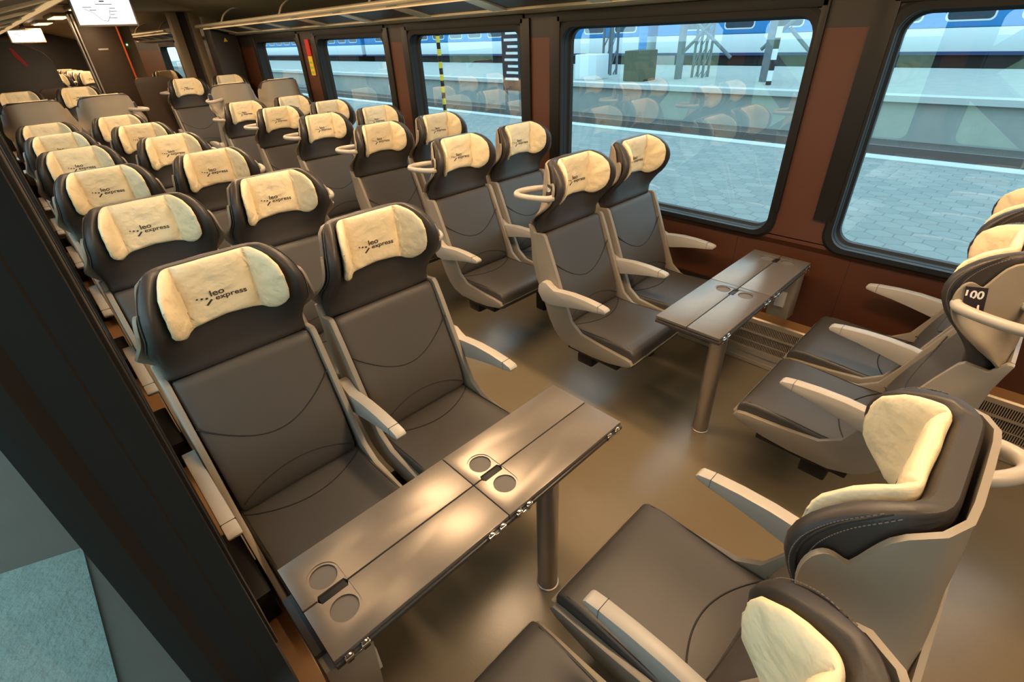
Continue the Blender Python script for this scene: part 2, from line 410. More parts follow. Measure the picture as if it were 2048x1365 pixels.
    for i in range(40):
        q = 2*PI*i/40; c, sn = math.cos(q), math.sin(q); z = (a+b)/2+(b-a)/2*.985*math.copysign(abs(sn)**.8, sn)
        rp.append(pP(pS(z)*1.0*math.copysign(abs(c)**.35, c) if abs(c) > .02 else 0, z, 0))
    M['rim'] = MB().tube(rp, .0030, 6, closed=True)
    # print
    lg = MB()
    def put(vv, ff, ox, oz):
        V = [pP(x+ox, y+oz, -.0166) for x, y in vv]
        for q in V: pass
        lg.add(V, ff)
    v1, f1 = text_mesh('leo', .0405, bold=.015); put(v1, f1, -.0297, 1.172)
    v2, f2 = text_mesh('express', .092, bold=.015); put(v2, f2, -.0195, 1.151)
    for x, z, rr in ((-.0680, 1.178, .0032), (-.0555, 1.1735, .0037), (-.0425, 1.169, .0042)):
        put([(rr*math.cos(t*PI/5), rr*math.sin(t*PI/5)) for t in range(10)], [tuple(range(10))], x, z)
    put([(-.0500, 1.143), (-.0450, 1.139), (-.0275, 1.158), (-.0325, 1.1625)], [(0, 1, 2, 3)], 0, 0)
    M['logo'] = lg
    # lower shell: side cheeks, rear and under panel
    outer = [(.944, .988), (.936, .95), (.927, .90), (.922, .80), (.890, .70), (.845, .60), (.800, .49), (.76, .425), (.715, .388), (.640, .364), (.50, .362), (.394, .371), (.285, .395), (.258, .414)]
    inner = [(.272, .434), (.300, .440), (.45, .452), (.58, .468), (.645, .515), (.69, .61), (.745, .745), (.800, .875), (.832, .943), (.846, .955), (.902, .948), (.926, .988)]
    sh = MB()
    for x0, x1 in ((-.246, -.2245), (.2245, .246)):
        sh.prism([(p-YO, q) for p, q in outer+inner], x0, x1, 'x', .005, 2)
    V = []; F = []
    n = len(outer)
    for k, (p, q) in enumerate(outer):
        a0 = outer[max(0, k-1)]; a1 = outer[min(n-1, k+1)]; d = Vector((a1[0]-a0[0], a1[1]-a0[1])).normalized(); nn = Vector((-d.y, d.x))
        if k < 8: ins = 1
        pin = (p-abs(nn.x)*.012*(1 if q > .37 else 0), q+abs(nn.y)*.012)
        for x, (yy, zz) in ((-.226, (p-.002, q)), (.226, (p-.002, q)), (.226, pin), (-.226, pin)): V.append((x, yy-YO, zz))
    for k in range(n-1):
        for j in range(4): F.append((k*4+j, k*4+(j+1) % 4, (k+1)*4+(j+1) % 4, (k+1)*4+j))
    F.append((0, 1, 2, 3)); F.append(((n-1)*4+3, (n-1)*4+2, (n-1)*4+1, (n-1)*4))
    sh.add(V, F); M['seat_shell'] = sh
    # mechanism box under the seat
    M['base'] = MB().box(-.20, .20, .44-YO, .70-YO, .315, .375, .008).box(-.215, -.12, .36-YO, .60-YO, .325, .368, .006).box(.12, .215, .36-YO, .60-YO, .325, .368, .006)
    # armrest
    ap = [(.842, .650), (.838, .690), (.815, .716), (.785, .718), (.755, .700), (.73, .690), (.70, .695), (.62, .703), (.53, .703), (.45, .697), (.412, .690), (.402, .680), (.408, .668), (.45, .660), (.52, .650), (.60, .634), (.68, .615), (.76, .600), (.81, .605)]
    M['arm'] = ap
    # grab handle: flat loop beside the head, drawn for the +x side
    g = []
    for x, y in ((.236, .765), (.256, .772), (.274, .80), (.290, .85), (.299, .90), (.297, .94), (.281, .966), (.252, .972), (.215, .958), (.175, .930), (.150, .900)):
        g.append(Vector((x, y+.02-YO, 1.150-.008*(x-.2)/.1)))
    M['grab'] = g
    return M
M = seat_meshes()
def smooth_path(pts, n=4):
    out = []
    for i in range(len(pts)-1):
        p0 = pts[max(0, i-1)]; p1 = pts[i]; p2 = pts[i+1]; p3 = pts[min(len(pts)-1, i+2)]
        for k in range(n):
            t = k/n; out.append(.5*((2*p1)+(p2-p0)*t+(2*p0-5*p1+4*p2-p3)*t*t+(3*p1-p0-3*p2+p3)*t**3))
    out.append(pts[-1]); return out

def make_seat(aisle):      # aisle: -1 aisle on local -x, +1 aisle on local +x, 0.. window variants: 'w-','w+' wall side
    t = empty('train_seat')
    cu = M['cushion'].build('seat_cushion', leather, t); M['seam_c'].build('seam', seam_m, cu)
    bk = M['backrest'].build('backrest', leather, t); M['seam_b'].build('seam', seam_m, bk)
    hd = M['headrest'].build('headrest', leather_dark, t); 
    for q in M['piping']: q.build('piping', seam_m, hd)
    for q in M['stitch']: q.build('stitching', stitch_m, hd)
    pl = M['headrest_cover'].build('headrest_cover', cream, t, angle=60); M['logo'].build('printed_logo', ink, pl, smooth=False); M['rim'].build('sewn_edge', cream, pl)
    bs = M['back_shell'].build('back_shell', plastic, t, angle=55)
    M['seat_shell'].build('seat_shell', plastic, t); M['base'].build('seat_mechanism', black, t)
    arms = {-1: (-1, 1), 1: (-1, 1), 'w-': (-1,), 'w+': (1,)}[aisle]
    for sg in arms:
        xc = sg*.268
        am = MB().prism([(p-YO, q) for p, q in M['arm']], xc-.0205, xc+.0205, 'x', .006, 2).build('armrest', arm_m, t)
        MB().box(xc-.0212, xc+.0212, .4495-YO, .4505-YO, .664, .6985).build('armrest_joint', seam_m, am)
    if aisle in (-1, 1):
        MB().tube(smooth_path([Vector((p.x*aisle, p.y, p.z)) for p in M['grab']]), .0150, 12, flat=1.05).build('grab_handle', arm_m, t)
        V = []; F = []
        for i in range(9):
            for j in range(2):
                V.append(M['shP'](aisle*(.192+.052*i/8), 1.122+.080*j, .0128))
        F = [(i*2, i*2+1, i*2+3, i*2+2) for i in range(8)]
        pt = link('number_plate', V, F, sign_k, t, smooth=False)
    return t

def plate_text(seat, aisle, lines):
    pt = [c for c in seat.children if c.name.startswith('number_plate')][0]
    sh = M['shP']; mb = MB()
    for s, z, wd in lines:
        v, fc = text_mesh(s, wd, bold=.03)
        # reading direction from outside: local +y on the -x side, local -y on the +x side
        if aisle > 0: V = [sh(aisle*(.240-x), z+y, .0152) for x, y in v]
        else: V = [sh(aisle*(.199+x), z+y, .0152) for x, y in v]
        mb.add(V, fc)
    mb.build('seat_number', white_i, pt, smooth=False)

proto = {k: make_seat(k) for k in (-1, 1, 'w-', 'w+')}
for k in (-1, 1):      # a small number on every plate
    pass
used = set(); numbered = []
XA_R, XW_R, XA_L, XW_L = .560, 1.095, -.603, -1.148
PITCH = .933
ordn = ['first', 'second', 'third', 'fourth', 'fifth', 'sixth', 'seventh', 'eighth']
def place(kind, x, y, rz, z, label, group, numbers=None):
    if kind in used: o = copy_tree(proto[kind])
    else: o = proto[kind]; used.add(kind)
    o.location = (x, y, z); o.rotation_euler = (0, 0, rz)
    tag(o, label, 'seat', group)
    if numbers: numbered.append((o, kind, numbers))
    return o
nums = {}
base_lab = 'grey seat facing the camera, '
for k in range(6):
    y = YO+k*PITCH
    rowt = 'nearest the tables' if k == 0 else ('%s row from tables' % ordn[k])
    for kind, x, lab in (('w-', XW_L, 'window place left of the aisle'), (1, XA_L, 'aisle place left of the aisle'), (-1, XA_R, 'aisle place right of the aisle'), ('w+', XW_R, 'window place right of the aisle')):
        place(kind, x, y, 0, 0, base_lab+lab+', '+rowt, 'seats in the rows facing the camera',
              [('104', 1.168, .042)] if (k == 0 and kind == -1) else None)
# seats at the near side of the tables, facing away from the lens
NY = -YO+.010
place('w+', XW_L, NY, PI, 0, 'foreground seat cut off at the bottom edge, beside the left window', 'seats facing the far end')
place(-1, XA_L, NY, PI, 0, 'large foreground seat at lower right, its bare tan shell seen from behind', 'seats facing the far end')
place(1, XA_R, NY, PI, 0, 'aisle seat with number plate 100 at the right edge', 'seats facing the far end', [('100', 1.170, .043), ('101', 1.132, .038)])
place('w-', XW_R, NY, PI, 0, 'seat by the right window on the near side of the far table', 'seats facing the far end')
for o in [q for q in col.objects if q.get('group') == 'seats facing the far end']:      # these seats stand a little more upright
    for ch in o.children:
        if ch.name.startswith('headrest'): ch.location = (0, -.024, -.026)
        if ch.name.startswith(('back_shell', 'grab_handle', 'number_plate')): ch.location = (0, -.020, -.024)
# raised part of the coach
RZ = .175
BY_ = 5.95
for kind, x, lab in (('w+', XW_L, 'left window'), (-1, XA_L, 'left of the aisle'), (1, XA_R, 'right of the aisle'), ('w-', XW_R, 'right window')):
    place(kind, x, BY_, PI, RZ, 'seat turned away, showing rounded tan back, '+('beside the ' if 'window' in lab else 'aisle place ')+lab, 'raised seats with tan backs')
FYY = 7.24
for kind, x, lab in (('w-', XW_L, 'left window place'), (1, XA_L, 'aisle place left of the aisle'), (-1, XA_R, 'aisle place right of the aisle'), ('w+', XW_R, 'right window place')):
    place(kind, x, FYY, 0, RZ, 'seat facing camera beyond the rounded tan seat backs, '+lab, 'raised seats before the vestibule')
for k in range(4):
    y = 10.60+k*PITCH
    for kind, x, lab in (('w-', XW_L, 'left window place'), (1, XA_L, 'left aisle place'), (-1, XA_R, 'right aisle place'), ('w+', XW_R, 'right window place')):
        if kind != 1 and k > 0 or (k == 1): continue
        if k > 1: continue
        place(kind, x, y, 0, RZ, 'distant seat beyond the vestibule, '+lab+', '+ordn[k]+' row', 'seats beyond the vestibule')
for k in range(5):
    y = 12.6+k*PITCH
    for kind, x, lab in ((1, -.30, 'left-hand'), (-1, .24, 'right-hand')):
        place(kind, x, y, 0, RZ, 'tiny far seat left of the brown cabinet, %s of its pair, %s row' % (lab, ordn[k]), 'far seats in the next section')
for a in numbered: plate_text(*a)
# ------------------------------------------------------------ tables
def boolean(o, cutters):
    for c in cutters:
        m = o.modifiers.new('b', 'BOOLEAN'); m.operation = 'DIFFERENCE'; m.object = c; m.solver = 'EXACT'
    dg = bpy.context.evaluated_depsgraph_get(); me = bpy.data.meshes.new_from_object(o.evaluated_get(dg))
    o.modifiers.clear(); o.data = me
    for p in me.polygons: p.use_smooth = True
    me.set_sharp_from_angle(angle=math.radians(35))
    for c in cutters: bpy.data.objects.remove(c)
def stadium(cx, y0, y1, r, n=20):
    P = []
    for i in range(n+1): a = PI+PI*i/n; P.append((cx+r*math.cos(a), y0+r*math.sin(a)))
    for i in range(n+1): a = PI*i/n; P.append((cx+r*math.cos(a), y1+r*math.sin(a)))
    return P
def make_table(sg, label):
    t = empty('folding_table', (sg*.602, -.02, 0)); ox, oy = sg*.602, -.02
    X = lambda a: sg*a-ox
    ym = .032
    def leaf(a, b, y0, y1, cups, cy):
        x0, x1 = sorted((X(a), X(b)))
        o = MB().box(x0, x1, y0-oy, y1-oy, .7065, .72, .0016, 2).build('table_leaf', table_m)
        cs = []
        for c in cups:
            far = 'tmp'
            q = MB().prism(stadium(X(c), -.026-oy, .083-oy, .0395, 20), .7178, .74, 'z').build('c', table_m); cs.append(q)
            q = MB().cyl((X(c), cy-oy, .7125), (X(c), cy-oy, .74), .0335, n=40).build('c', table_m); cs.append(q)
            q = MB().prism([(X(c)-.040, ym-oy), (X(c)-.033, ym-.013-oy), (X(c)+.033, ym-.013-oy), (X(c)+.040, ym-oy), (X(c)+.033, ym+.013-oy), (X(c)-.033, ym+.013-oy)], .70, .74, 'z').build('c', table_m); cs.append(q)
        boolean(o, cs); o.parent = t
        return o
    for a, b, c in ((.3475, .8605, .793), (.8635, 1.378, 1.304)):
        leaf(a, b, .0345, .182, [c], .083)
        leaf(a, b, -.117, .0300, [c], -.026)
        x0, x1 = sorted((X(a-.004), X(b)))
        MB().box(x0, x1, -.122-oy, .182-oy, .689, .7025, .0025, 2).build('lower_leaf', table_e, t)
        for cy in (.083, -.026):
            MB().cyl((X(c), cy-oy, .7122), (X(c), cy-oy, .7134), .0325, n=40).build('cup_recess', cup_m, t)
        MB().box(X(c)-.034, X(c)+.034, ym-.011-oy, ym+.011-oy, .703, .7145, .002).build('table_latch', black, t)
        for e in (a+.05, b-.05):
            h = MB()
            for d in (-.020, .020):
                h.cyl((X(e)+d-.010, -.1235-oy, .7045), (X(e)+d+.010, -.1235-oy, .7045), .0058, n=12)
                h.box(X(e)+d-.008, X(e)+d+.008, -.127-oy, -.121-oy, .690, .716, .001)
            h.box(X(e)-.028, X(e)+.028, -.126-oy, -.1225-oy, .694, .699, .001)
            h.build('hinge', chrome, t)
    MB().box(*sorted((X(.36), X(1.402))), -.06-oy, .12-oy, .672, .689, .003).build('support_rail', table_e, t)
    MB().tube([(0, 0, 0.0), (0, 0, .004), (0, 0, .006), (0, 0, .672)], [.043, .043, .0385, .0385], 32).build('table_leg', steel, t)
    # wall box with sockets
    bx = MB().prism([(X(1.285), .672), (X(1.40), .672), (X(1.40), .385), (X(1.30), .395)], -.10-oy, .015-oy, 'y', .006, 2).build('wall_bracket', plastic, t)
    MB().box(*sorted((X(1.280), X(1.298))), -.07-oy, -.02-oy, .47, .56, .002).build('power_socket', white_s, bx)
    tag(t, label, 'table', 'folding tables')
    return t
make_table(-1, 'nearer brown folding table with cup recesses, left of the aisle')
make_table(1, 'far folding table under the right windows with pale daylight on its leaves')

# ------------------------------------------------------------ coach shell
Y0, Y1 = -2.6, 22.0
struct(MB().box(-1.5, 1.5, Y0, 5.60, -.04, 0).build('floor', floor_m, smooth=False))
struct(MB().box(-1.5, 1.5, 5.60, Y1, -.04, RZ).build('floor', floor_m, smooth=False))
WIN = [(-1.52, -.165), (.190, 1.700), (2.120, 3.470), (3.925, 5.270), (5.82, 7.05), (11.0, 12.1)]
ZB_, ZT_ = .815, 1.822
FR = .055           # width of the black frame around the glass
def rrect(y0, y1, z0, z1, r, n=6):
    P = []
    for cy, cz, a0 in ((y1-r, z0+r, -PI/2), (y1-r, z1-r, 0), (y0+r, z1-r, PI/2), (y0+r, z0+r, PI)):
        for i in range(n+1): a = a0+PI/2*i/n; P.append((cy+r*math.cos(a), cz+r*math.sin(a)))
    return P
def wall(sg, name):
    mb = MB(); XI = 1.460
    def q(y0, y1, z0, z1, x0=XI, x1=1.56): mb.box(*sorted((sg*x0, sg*x1)), y0, y1, z0, z1)
    # lower wall, slightly leaning in towards the floor
    mb.prism([(sg*1.460, .80), (sg*1.57, .80), (sg*1.57, -.02), (sg*1.482, -.02), (sg*1.482, .74), (sg*1.460, .775)], Y0, Y1, 'y')
    ys = [Y0]
    for a, b in WIN: ys += [a-FR+.034, b+FR-.034]
    ys.append(Y1)
    for i in range(0, len(ys), 2): q(ys[i], ys[i+1], .795, 1.86)
    o = mb.build(name, brown, smooth=False); struct(o)
    up = MB()
    for i in range(0, len(ys), 2): up.box(*sorted((sg*1.4575, sg*1.50)), ys[i], ys[i+1], 1.785, 1.85)  # black boxes stand in for the shadow at the pillar tops
    up.prism([(sg*1.458, 1.843), (sg*1.58, 1.843), (sg*1.58, 2.42), (sg*1.50, 2.42), (sg*1.458, 1.95)], Y0, Y1, 'y')
    up.build('trim_upper_and_shade', blackm, o, smooth=False)
    seams = MB()
    for y in (-.27, .33, 1.0, 1.93, 2.8, 3.7, 4.6, 5.5):
        seams.prism([(sg*1.481, .74), (sg*1.483, .74), (sg*1.483, .30), (sg*1.481, .30)], y-.0012, y+.0012, 'y')
    seams.build('panel_joint', seam_m, o, smooth=False)
wall(1, 'wall_right'); wall(-1, 'wall_left')
def window(sg, i, a, b):
    W = struct(MB().build('window_%d' % i, black)) if False else None
    # frame: outer rounded rectangle flush with the wall, inner at the glass
    zb, zt, xo, xi = ZB_, ZT_, 1.440, 1.545
    O = rrect(a-FR, b+FR, zb-.05, zt+.055, .10); O2 = rrect(a-FR+.012, b+FR-.012, zb-.038, zt+.043, .095); I1 = rrect(a-.014, b+.014, zb-.014, zt+.014, .085); I2 = rrect(a-.012, b+.012, zb-.012, zt+.012, .085); I3 = rrect(a, b, zb, zt, .075)
    rings = [(O, 1.468), (O, 1.452), (O2, 1.445), (I1, 1.448), (I1, 1.478), (I2, 1.481), (I2, 1.515), (I3, 1.530), (I3, 1.56)]
    V = []; F = []; n = len(O)
    for R_, x in rings:
        for (y, z) in R_: V.append((sg*x, y, z))
    for k in range(len(rings)-1):
        for j in range(n): F.append((k*n+j, k*n+(j+1) % n, (k+1)*n+(j+1) % n, (k+1)*n+j))
    o = link('window_%d' % i, V, F, black, smooth=True, angle=30); struct(o)
    g = rrect(a-.002, b+.002, zb-.002, zt+.002, .075)
    MB().add([(sg*1.548, y, z) for y, z in g], [tuple(range(len(g)))]).build('pane', glass_m, o, smooth=False)
    # blind guide rails
    rl = MB()
    for y0, y1 in ((a-FR-(.004 if i in (2, 12) else .06), a-FR+.028), (b+FR-.028, b+FR+.062)): rl.box(*sorted((sg*1.442, sg*1.462)), y0, y1, .925, 1.90, .004)
    rl.box(*sorted((sg*1.442, sg*1.462)), a-FR, b+FR, 1.865, 1.94, .006)
    rl.build('blind_rail', black, o)
for i, (a, b) in enumerate(WIN):
    window(1, i+1, a, b); window(-1, i+11, a, b)
# solid filler wall between distant windows is part of wall; ceiling
cp = [(-1.52, 2.10), (-1.02, 2.26), (-.62, 2.36), (.62, 2.36), (1.02, 2.26), (1.52, 2.10)]
V = [(x, y, z) for y in (Y0, Y1) for x, z in cp]+[(x, y, z+.05) for y in (Y0, Y1) for x, z in cp]; n = len(cp)
F = [(i, i+1, n+i+1, n+i) for i in range(n-1)]+[(2*n+i, 3*n+i, 3*n+i+1, 2*n+i+1) for i in range(n-1)]
struct(MB().add(V, F).build('ceiling', ceil_m, smooth=False))
struct(MB().box(-1.55, 1.55, Y0-.05, Y0, -.04, 2.42).build('wall_front', blackm, smooth=False))
struct(MB().box(-1.55, 1.55, Y1, Y1+.05, -.04, 2.42).build('wall_back', blackm, smooth=False))
cj = MB()
for y in [i*1.55-2.0 for i in range(8)]: cj.box(-.62, .62, y-.004, y+.004, 2.352, 2.361)
struct(cj.build('trim_1', seam_m, smooth=False))
for k, y in enumerate(LAMPS+[8.8, 11.5, 14, 17, 20]):
    t = empty('ceiling_lamp', (0, y, 2.36))
    MB().box(-.15, .15, -.56, .56, -.045, 0, .01).build('lamp_housing', ceil_m, t)
    MB().box(-.11, .11, -.5, .5, -.055, -.046, .003).build('lamp_diffuser', lamp_m, t)
    tag(t, 'long warm ceiling lamp over the aisle', 'lamp', 'ceiling lamps')
# luggage racks
def rack(sg, y0, y1, label):
    t = empty('luggage_rack', (sg*1.2, (y0+y1)/2, 2.0)); ox, oy, oz = sg*1.2, (y0+y1)/2, 2.0
    P = lambda x, y, z: Vector((sg*x-ox, y-oy, z-oz))
    def quad(x0, z0, x1, z1, ya, yb, th):
        d = Vector((x1-x0, z1-z0)).normalized(); nx, nz = -d.y*th, d.x*th
        return [P(x0, ya, z0), P(x1, ya, z1), P(x1, yb, z1), P(x0, yb, z0), P(x0+nx, ya, z0+nz), P(x1+nx, ya, z1+nz), P(x1+nx, yb, z1+nz), P(x0+nx, yb, z0+nz)]
    BF = [(0, 1, 2, 3), (4, 7, 6, 5), (0, 4, 5, 1), (1, 5, 6, 2), (2, 6, 7, 3), (3, 7, 4, 0)]
    MB().tube([P(1.0, y0, 2.045), P(1.0, y1, 2.045)], .019, 14).build('front_rail', rack_m, t)
    sh = MB()
    sh.add(quad(1.01, 2.028, 1.09, 2.010, y0, y1, .012), BF)
    sh.add(quad(1.33, 1.945, 1.452, 1.925, y0, y1, .015), BF)
    k = int((y1-y0)/.865); 
    for i in range(k+1):
        y = y0+.05+i*.865; sh.add(quad(1.03, 2.020, 1.40, 1.930, y-.07, min(y+.07, y1), .014), BF)
    sh.build('shelf_frame', rack_m, t, smooth=False)
    MB().add(quad(1.05, 2.024, 1.42, 1.940, y0+.01, y1-.01, .003), BF).build('shelf_mesh', rack_d, t, smooth=False)
    for i in range(int((y1-y0)/1.73)+1):
        y = y0+.3+i*1.73
        MB().tube(smooth_path([P(1.0, y, 2.06), P(1.06, y, 2.14), P(1.2, y, 2.2), P(1.40, y, 2.16)]), .010, 8).build('bracket', rack_m, t)
    MB().box(*sorted((sg*1.045-ox, sg*1.075-ox)), y0-oy+.1, y1-oy-.1, 2.008-oz, 2.016-oz).build('added_glow_strip', strip_m, t, smooth=False)  # added glowing strip, a made-up body for the rack lights
    tag(t, label, 'luggage rack', 'luggage racks')
rack(1, -2.2, 7.8, 'pale metal luggage rack running above the right windows')
rack(-1, -2.2, 7.8, 'luggage rack overhead on the left, seen from below at top left corner')
rack(1, 9.45, 13.3, 'short far luggage rack beyond the beige door columns on the right')
# heater covers
def heater(sg, y0, y1, z0, label):
    t = empty('heater_cover', (sg*1.36, (y0+y1)/2, z0)); oy = (y0+y1)/2
    X = lambda x: sg*x-sg*1.36
    def pr(pts, ya, yb, mb): mb.prism([(X(x), z) for x, z in pts], ya-oy, yb-oy, 'y')
    b = MB()
    for pts in (
                [(1.400, .300), (1.392, .300), (1.384, .292), (1.382, .280), (1.390, .280)],
                [(1.3820, .282), (1.3800, .268), (1.386, .268), (1.386, .282)],
                [(1.371, .214), (1.378, .216), (1.378, .206), (1.370, .204)],
                [(1.3735, .150), (1.3765, .150), (1.3765, .143), (1.3735, .143)],
                [(1.364, .104), (1.374, .106), (1.373, .092), (1.370, .066), (1.362, .066)],
                [(1.376, .060), (1.368, .030), (1.374, .024), (1.384, .060)],
                [(1.366, .030), (1.356, .026), (1.354, .004), (1.362, .0), (1.374, .018)]):
        pr(pts, y0, y1, b)
    b.build('cover_frame', heat_m, t, smooth=False)
    lg = MB(); pr([(1.483, .302), (1.483, .292), (1.396, .290), (1.396, .300)], y0, y1, lg); lg.build('cover_ledge', ledge_m, t, smooth=False)
    v = MB(); pr([(1.396, .285), (1.404, .285), (1.402, .02), (1.394, .02)], y0, y1, v); v.build('dark_backing', dark, t, smooth=False)  # flat near-black sheet, painted shade behind the slats
    sl = MB(); y = y0
    while y < y1:
        for (xa, za, xb, zb) in ((1.3815, .270, 1.3735, .212), (1.3795, .206, 1.3760, .149), (1.3755, .145, 1.3680, .103)):
            sl.add([(X(xa), y-oy, za), (X(xb), y-oy, zb), (X(xb), y+.0045-oy, zb), (X(xa), y+.0045-oy, za), (X(xa+.006), y-oy, za), (X(xb+.006), y-oy, zb), (X(xb+.006), y+.0045-oy, zb), (X(xa+.006), y+.0045-oy, za)],
                   [(0, 1, 2, 3), (0, 4, 5, 1), (2, 6, 7, 3)])
        y += .0090
    sl.build('grille_slats', heat_m, t, smooth=False)
    tag(t, label, 'heater', 'heater covers along the walls')
heater(1, -2.4, 5.6, 0, 'slotted metal heater cover along the foot of the right wall')
heater(-1, -2.4, 5.6, 0, 'slotted metal heater cover along the foot of the left wall')
# seat beams fixed to walls
for k in range(6):
    for sg in (-1, 1):
        y = YO+k*PITCH-.02
        o = MB().box(*sorted((sg*.36, sg*1.41)), y-.05, y+.05, .255, .316, .01).box(*sorted((sg*1.0, sg*1.06)), y-.04, y+.04, 0, .26, .005).box(*sorted((sg*1.400, sg*1.481)), y-.20, y+.12, .302, .43, .008).build('seat_support', black)
        tag(o, 'black steel support beam and leg under the %s pair of seats %s of the aisle' % (ordn[k], 'right' if sg > 0 else 'left'), 'seat beam', 'beams carrying the seats')
for sg in (-1, 1):
    o = MB().box(*sorted((sg*.36, sg*1.41)), -YO-.03, -YO+.07, .255, .316, .01).box(*sorted((sg*1.0, sg*1.06)), -YO-.02, -YO+.06, 0, .26, .005).build('seat_support', black)
    tag(o, 'black steel support beam under the near seats on the %s' % ('right' if sg > 0 else 'left'), 'seat beam', 'beams carrying the seats')

# ------------------------------------------------------------ far end of the coach
def panel(x0, x1, y, z0, z1, r, m, name, label, cat, th=.04):
    P = [(x0, z0), (x1, z0)]+[(x1-r+r*math.cos(a), z1-r+r*math.sin(a)) for a in [PI/2*i/8 for i in range(9)]]+[(x0+r+r*math.cos(a), z1-r+r*math.sin(a)) for a in [PI/2+PI/2*i/8 for i in range(9)]]
    o = MB().prism(P, y, y+th, 'y', .006, 2).build(name, m); return tag(o, label, cat)
panel(.075, .50, 7.92, RZ, 1.50, .07, door_m, 'draught_screen', 'dark brown waist-high screen with rounded corners right of the far aisle', 'screen')
panel(-.93, -.50, 7.92, RZ, 1.46, .07, door_m, 'draught_screen', 'dark screen behind the far left aisle seat, below the grey curved partition', 'screen')
P = [(-1.45, RZ), (-.60, RZ), (-.60, 1.60), (-.61, 1.75), (-.66, 1.83), (-.76, 1.90), (-.92, 1.955), (-1.12, 1.98), (-1.45, 1.99)]
gp = MB().prism(P, 8.55, 8.61, 'y', .008).build('curved_partition', grey_p)
tag(gp, 'tall dark grey partition with curved top and red mark at far left', 'partition')
MB().prism([(-.965, 1.90), (-.93, 1.885), (-.86, 1.70), (-.885, 1.69), (-.95, 1.80)], 8.545, 8.551, 'y').build('red_mark', red_m, gp)
cb = empty('vestibule_cabinet', (.17, 9.6, RZ))
MB().box(-.24, .22, -.1, .5, 0, 2.15, .006).build('cabinet_body', door_m, cb)
MB().box(-.262, -.245, -.12, -.10, 0, 2.1).box(-.30, -.285, -.12, -.10, 0, 2.1).build('metal_edge', steel, cb)
sp = MB()
for i in range(7): sp.box(-.10+i*.018, -.088+i*.018, -.1025, -.1005, 1.655, 1.675)
sp.build('small_lettering', white_i, cb)
tag(cb, 'dark brown full-height cabinet beyond the vestibule, below the hanging screen', 'cabinet')
o = MB().tube([(.385, 9.42, 2.34), (.385, 9.42, RZ)], .014, 10).build('handrail', orange_m); tag(o, 'vertical orange handrail beside the brown cabinet', 'handrail')
pc = MB().box(.46, .62, 9.80, 9.95, RZ, 2.34, .02).build('door_column', tanp); tag(pc, 'beige column with green light behind the orange handrail', 'column', 'beige columns of the doorway')
MB().cyl((.50, 9.798, 1.885), (.50, 9.790, 1.885), .010, n=10).build('indicator_light', green_e, pc)
o = MB().box(.85, .955, 8.35, 8.5, RZ, 2.30, .015).build('door_column', tanp); tag(o, 'slim beige doorway column, left of the pair at the end of the long rack', 'column', 'beige columns of the doorway')
o = MB().box(1.08, 1.19, 8.32, 8.5, RZ, 2.26, .03).box(1.27, 1.45, 8.32, 8.5, RZ, 2.20, .03).build('door_column', tanp); tag(o, 'wide beige doorway column at the end of the long rack', 'column', 'beige columns of the doorway')
o = MB().box(.955, 1.08, 8.45, 8.55, RZ, 2.3).build('door_leaf', blackm); tag(o, 'narrow black door leaf between the two beige doorway columns', 'door')
o = MB().box(.10, 1.45, 7.98, 8.32, 2.235, 2.36, .01).box(-1.45, -.55, 7.98, 8.32, 2.235, 2.36, .01).build('trim_2', ceil_m); struct(o)
o = MB().box(1.10, 1.405, 7.62, 7.9, RZ, 2.02, .006).build('electrical_cupboard', blackm); tag(o, 'dark wall cupboard with small yellow warning triangle beyond the last right window', 'cupboard')
MB().prism([(1.235, 1.86), (1.285, 1.86), (1.26, 1.905)], 7.612, 7.619, 'y').build('warning_triangle', yellow_m, o)
# emergency signs between windows
sg_ = empty('emergency_sign', (1.45, 5.52, 1.5))
MB().box(-.006, .004, -.045, .05, .18, .34).build('red_panel', red_m, sg_)
MB().box(-.006, .004, -.045, .05, -.02, .175).build('pictogram_panel', yellow_m, sg_)
g = MB()
for z in (.0, .05, .10): g.box(-.008, -.0055, -.03, .035, z, z+.022)
g.build('pictograms', green_m, sg_)
tag(sg_, 'red and yellow-green emergency sign on pillar between far right windows', 'sign')
def screen(x, y, z, wd, ht, label, tilt=.12):
    t = empty('hanging_screen', (x, y, z)); t.rotation_euler = (tilt, 0, 0)
    MB().box(-wd/2-.02, wd/2+.02, 0, .06, -ht/2-.02, ht/2+.02, .006).build('screen_frame', plastic, t)
    s = MB().box(-wd/2, wd/2, -.004, 0, -ht/2, ht/2).build('display', screen_m, t)
    MB().box(-.03, .03, .01, .05, ht/2, ht/2+.25).build('hanger', blackm, t)
    k = wd/.6; g = MB()
    v = lambda a, b: (a*k, -.0055, b*k)
    pts = [(-.20, .03), (-.12, -.01), (-.05, -.09), (0, -.10), (.04, -.045), (.06, .02)]
    for (a, b), (c, d) in zip(pts, pts[1:]): g.tube([v(a, b), v(c, d)], .0025*k, 4)
    for a, b, l in ((-.21, .045, .09), (-.15, .015, .07), (.06, .035, .06), (.06, .005, .07), (.05, -.03, .05), (.03, -.065, .08), (-.07, .075, .17)):
        g.box(a*k, (a+l)*k, -.0065, -.005, b*k-.003, b*k+.003)
    g.box(-.02*k, .03*k, -.0065, -.005, .10*k, .112*k)
    g.build('route_map', ink, s)
    tag(t, label, 'screen', 'hanging passenger screens')
screen(-.03, 7.4, 2.205, .56, .25, 'larger hanging screen with white route map near the top left corner')
screen(-.30, 14.5, 2.13, .52, .20, 'smaller distant hanging screen with white display, further left')

